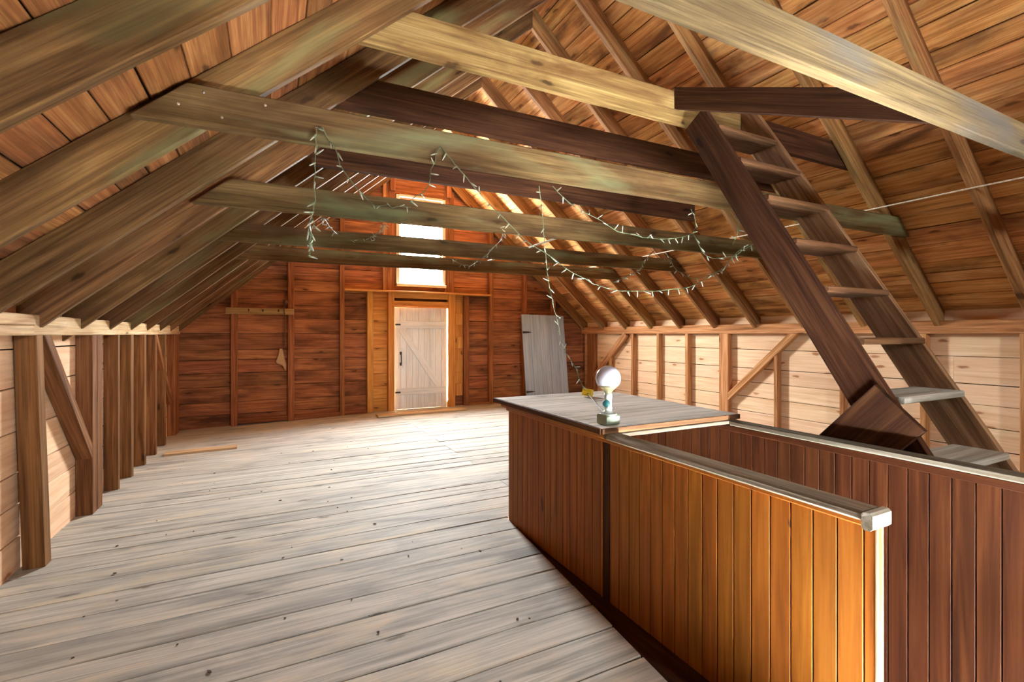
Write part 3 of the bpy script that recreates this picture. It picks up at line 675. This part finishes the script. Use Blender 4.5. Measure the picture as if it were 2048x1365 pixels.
for nm, pl in STR.items():
    P = [V(p) for p in pl]
    # two twisted strands
    dense = []
    for i in range(len(P)-1):
        for t in (0, 0.5): dense.append(P[i].lerp(P[i+1], t) + V((br.uniform(-1, 1), br.uniform(-1, 1), br.uniform(-1, 1)))*0.0025)
    dense.append(P[-1])
    tube('wire', dense, 0.0024, M['wire'], sl, 5)
    gap = 0.028 if nm in ('a2',) else (0.05 if nm == 'a' else 0.066); acc = gap*0.6
    for i in range(len(P)-1):
        L = (P[i+1]-P[i]).length; t = 0
        while acc <= L-t:
            t += acc; acc = gap*br.uniform(0.75, 1.3)
            add_bulb(P[i].lerp(P[i+1], t/L), (br.uniform(-1, 1), br.uniform(-0.6, 0.3), br.uniform(-1.1, 0.6)))
        acc -= (L-t)
PLX = V((2.150, 3.0, 0.914))
tube('cord', [STR['e'][-1], STR['e'][-1], PLX+V((0,0.02,0.02)), PLX], 0.003, M['wire'], sl, 5)
vs, fs = prism(0.075, 0.058, 0.05, ch=0.014, cut1=(0.25, 0))
o = mesh_obj('plug_adapter', vs, fs, M['yellow'], sl, Matrix.Translation(PLX) @ Matrix.Rotation(math.radians(-40), 4, 'Z') @ Matrix.Rotation(math.radians(8), 4, 'Y')); tag(o, 'yellow plug adapter')
tube('cord', [PLX, V((2.08, 2.86, 0.90)), V((1.95, 2.62, 0.889)), V((1.80, 2.35, 0.889)), V((1.66, 2.12, 0.900)), V((1.60, 2.03, 0.94)), V((LX-0.025, LY-0.02, LZ+0.105))], 0.003, M['cord'], sl, 6)

# ------------------------------------------------------------------ grey door leaning in the far corner
gd = empty('old_door', (4.97, 8.25, 0.0), label='old grey painted plank door leaning against the far wall', cat='door')
a0 = V((4.46, 8.24, 0.0)); tilt = V((0, 0.225, 1.745)).normalized(); Lg = 1.76
wds = [0.19, 0.205, 0.21, 0.2, 0.185]; x = 4.462
for i, wd in enumerate(wds):
    b0 = V((x+wd/2, 8.24, 0.0)); board('board', b0, b0+tilt*(Lg-0.004*i), (1,0,0), wd-0.004, 0.024, M['greydoor'], gd, ch=0.003); x += wd
for s in (0.22, 1.40): 
    p = V((4.56, 8.24, 0.0)) + tilt*s + V((0, -0.016, 0.002))
    vs = [(-0.095,-0.022,0), (0.02,-0.016,0), (0.10,-0.003,0), (0.10,0.003,0), (0.02,0.016,0), (-0.095,0.022,0)]
    vs2 = vs + [(a, b, 0.006) for a, b, c_ in vs]
    fs = [(5,4,3,2,1,0), (6,7,8,9,10,11)] + [(i, (i+1) % 6, 6+(i+1) % 6, 6+i) for i in range(6)]
    fr = Matrix((V((1,0,0)), tilt, V((1,0,0)).cross(tilt))).transposed().to_4x4(); fr.translation = p
    tag(mesh_obj('strap_hinge', vs2, fs, M['iron'], gd, fr), 'rusty iron strap hinge')
    q = V((4.48, 8.24, 0.0)) + tilt*s + V((0, 0.024, 0)); board('batten', q, q+V((0.96, 0, 0)), tilt, 0.1, 0.02, M['greydoor'], gd)

# ------------------------------------------------------------------ things along the far wall and on the boards
pg = empty('peg_rail', (-0.135, 8.49, 1.663), label='pale wooden peg rail nailed across two studs of the far wall', cat='coat rack')
box('rail', (-0.61, 8.482, 1.663), (0.34, 8.504, 1.763), M['peg'], pg)
for x in (-0.30, -0.105, 0.115):
    m_ = Matrix.Translation((x, 8.482, 1.715)) @ Matrix.Rotation(math.radians(70), 4, 'X')
    lathe('peg', [(0.010, 0.0), (0.009, 0.05), (0.011, 0.06)], M['rope'], pg, m_, 10)
rg = empty('hanging_cord', (0.19, 8.47, 1.80), label='brown cord with a pale rag hanging from the peg rail', cat='cord')
lathe('knot', [(0.006, -0.04), (0.03, -0.025), (0.038, 0.0), (0.028, 0.028), (0.006, 0.04)], M['rope'], rg, Matrix.Translation((0.215, 8.455, 1.865)), 12)
tube('cord', [(0.215, 8.46, 1.84), (0.19, 8.465, 1.78), (0.20, 8.468, 1.68), (0.205, 8.47, 1.5), (0.20, 8.48, 1.3), (0.19, 8.49, 1.16)], 0.008, M['rope'], rg)
rv = [(-0.02,0,0), (0.02,0,0), (0.045,-0.01,-0.12), (0.075,-0.005,-0.27), (0.068,0,-0.355), (0.02,-0.012,-0.26), (-0.055,-0.006,-0.235), (-0.075,0,-0.2), (-0.035,-0.014,-0.1)]
vs = [V(p) + V((0.15, 8.50, 1.12)) for p in rv] + [V(p) + V((0.15, 8.508, 1.12)) for p in rv]; n = len(rv)
mesh_obj('rag', vs, [tuple(range(n-1, -1, -1)), tuple(range(n, 2*n))] + [(i, (i+1) % n, n+(i+1) % n, n+i) for i in range(n)], M['cloth'], rg)
z_ = lambda x, y: sag(x, y)
o = board('loose_board', (-1.09, 6.79, z_(-1.09, 6.8)+0.016), (-0.36, 6.77, z_(-0.36, 6.8)+0.016), (0,1,0), 0.15, 0.028, M['plate']); tag(o, 'short loose board lying on the floor by the left studs', 'board', 'loose boards on the floor')
o = board('loose_board', (1.555, 8.0, 0.016), (3.10, 8.05, 0.016), (0,1,0), 0.2, 0.028, M['plate']); tag(o, 'long loose board lying on the floor before the white door', 'board', 'loose boards on the floor')
# crumbs on the boards
cr = random.Random(11); vs, fs = [], []
for i in range(60):
    x, y = cr.uniform(-0.9, 1.25), cr.uniform(1.6, 6.5)
    s = cr.choice((0.003, 0.004, 0.004, 0.006)); b = len(vs); an = cr.uniform(0, 6.28); e = cr.uniform(1, 2.4)
    for zz in (0.0015, 0.0015+s*0.6):
        for k in range(5):
            t = k*1.2566; px, py = s*e*math.cos(t), s*math.sin(t)
            vs.append((x+px*math.cos(an)-py*math.sin(an), y+px*math.sin(an)+py*math.cos(an), sag(x, y)+zz))
    fs += [tuple(range(b+4, b-1, -1)), tuple(range(b+5, b+10))] + [(b+k, b+(k+1) % 5, b+5+(k+1) % 5, b+5+k) for k in range(5)]
o = mesh_obj('wood_crumbs', vs, fs, M['dirt']); tag(o, 'dark wood crumbs scattered over the floor boards', 'debris', kind='stuff')
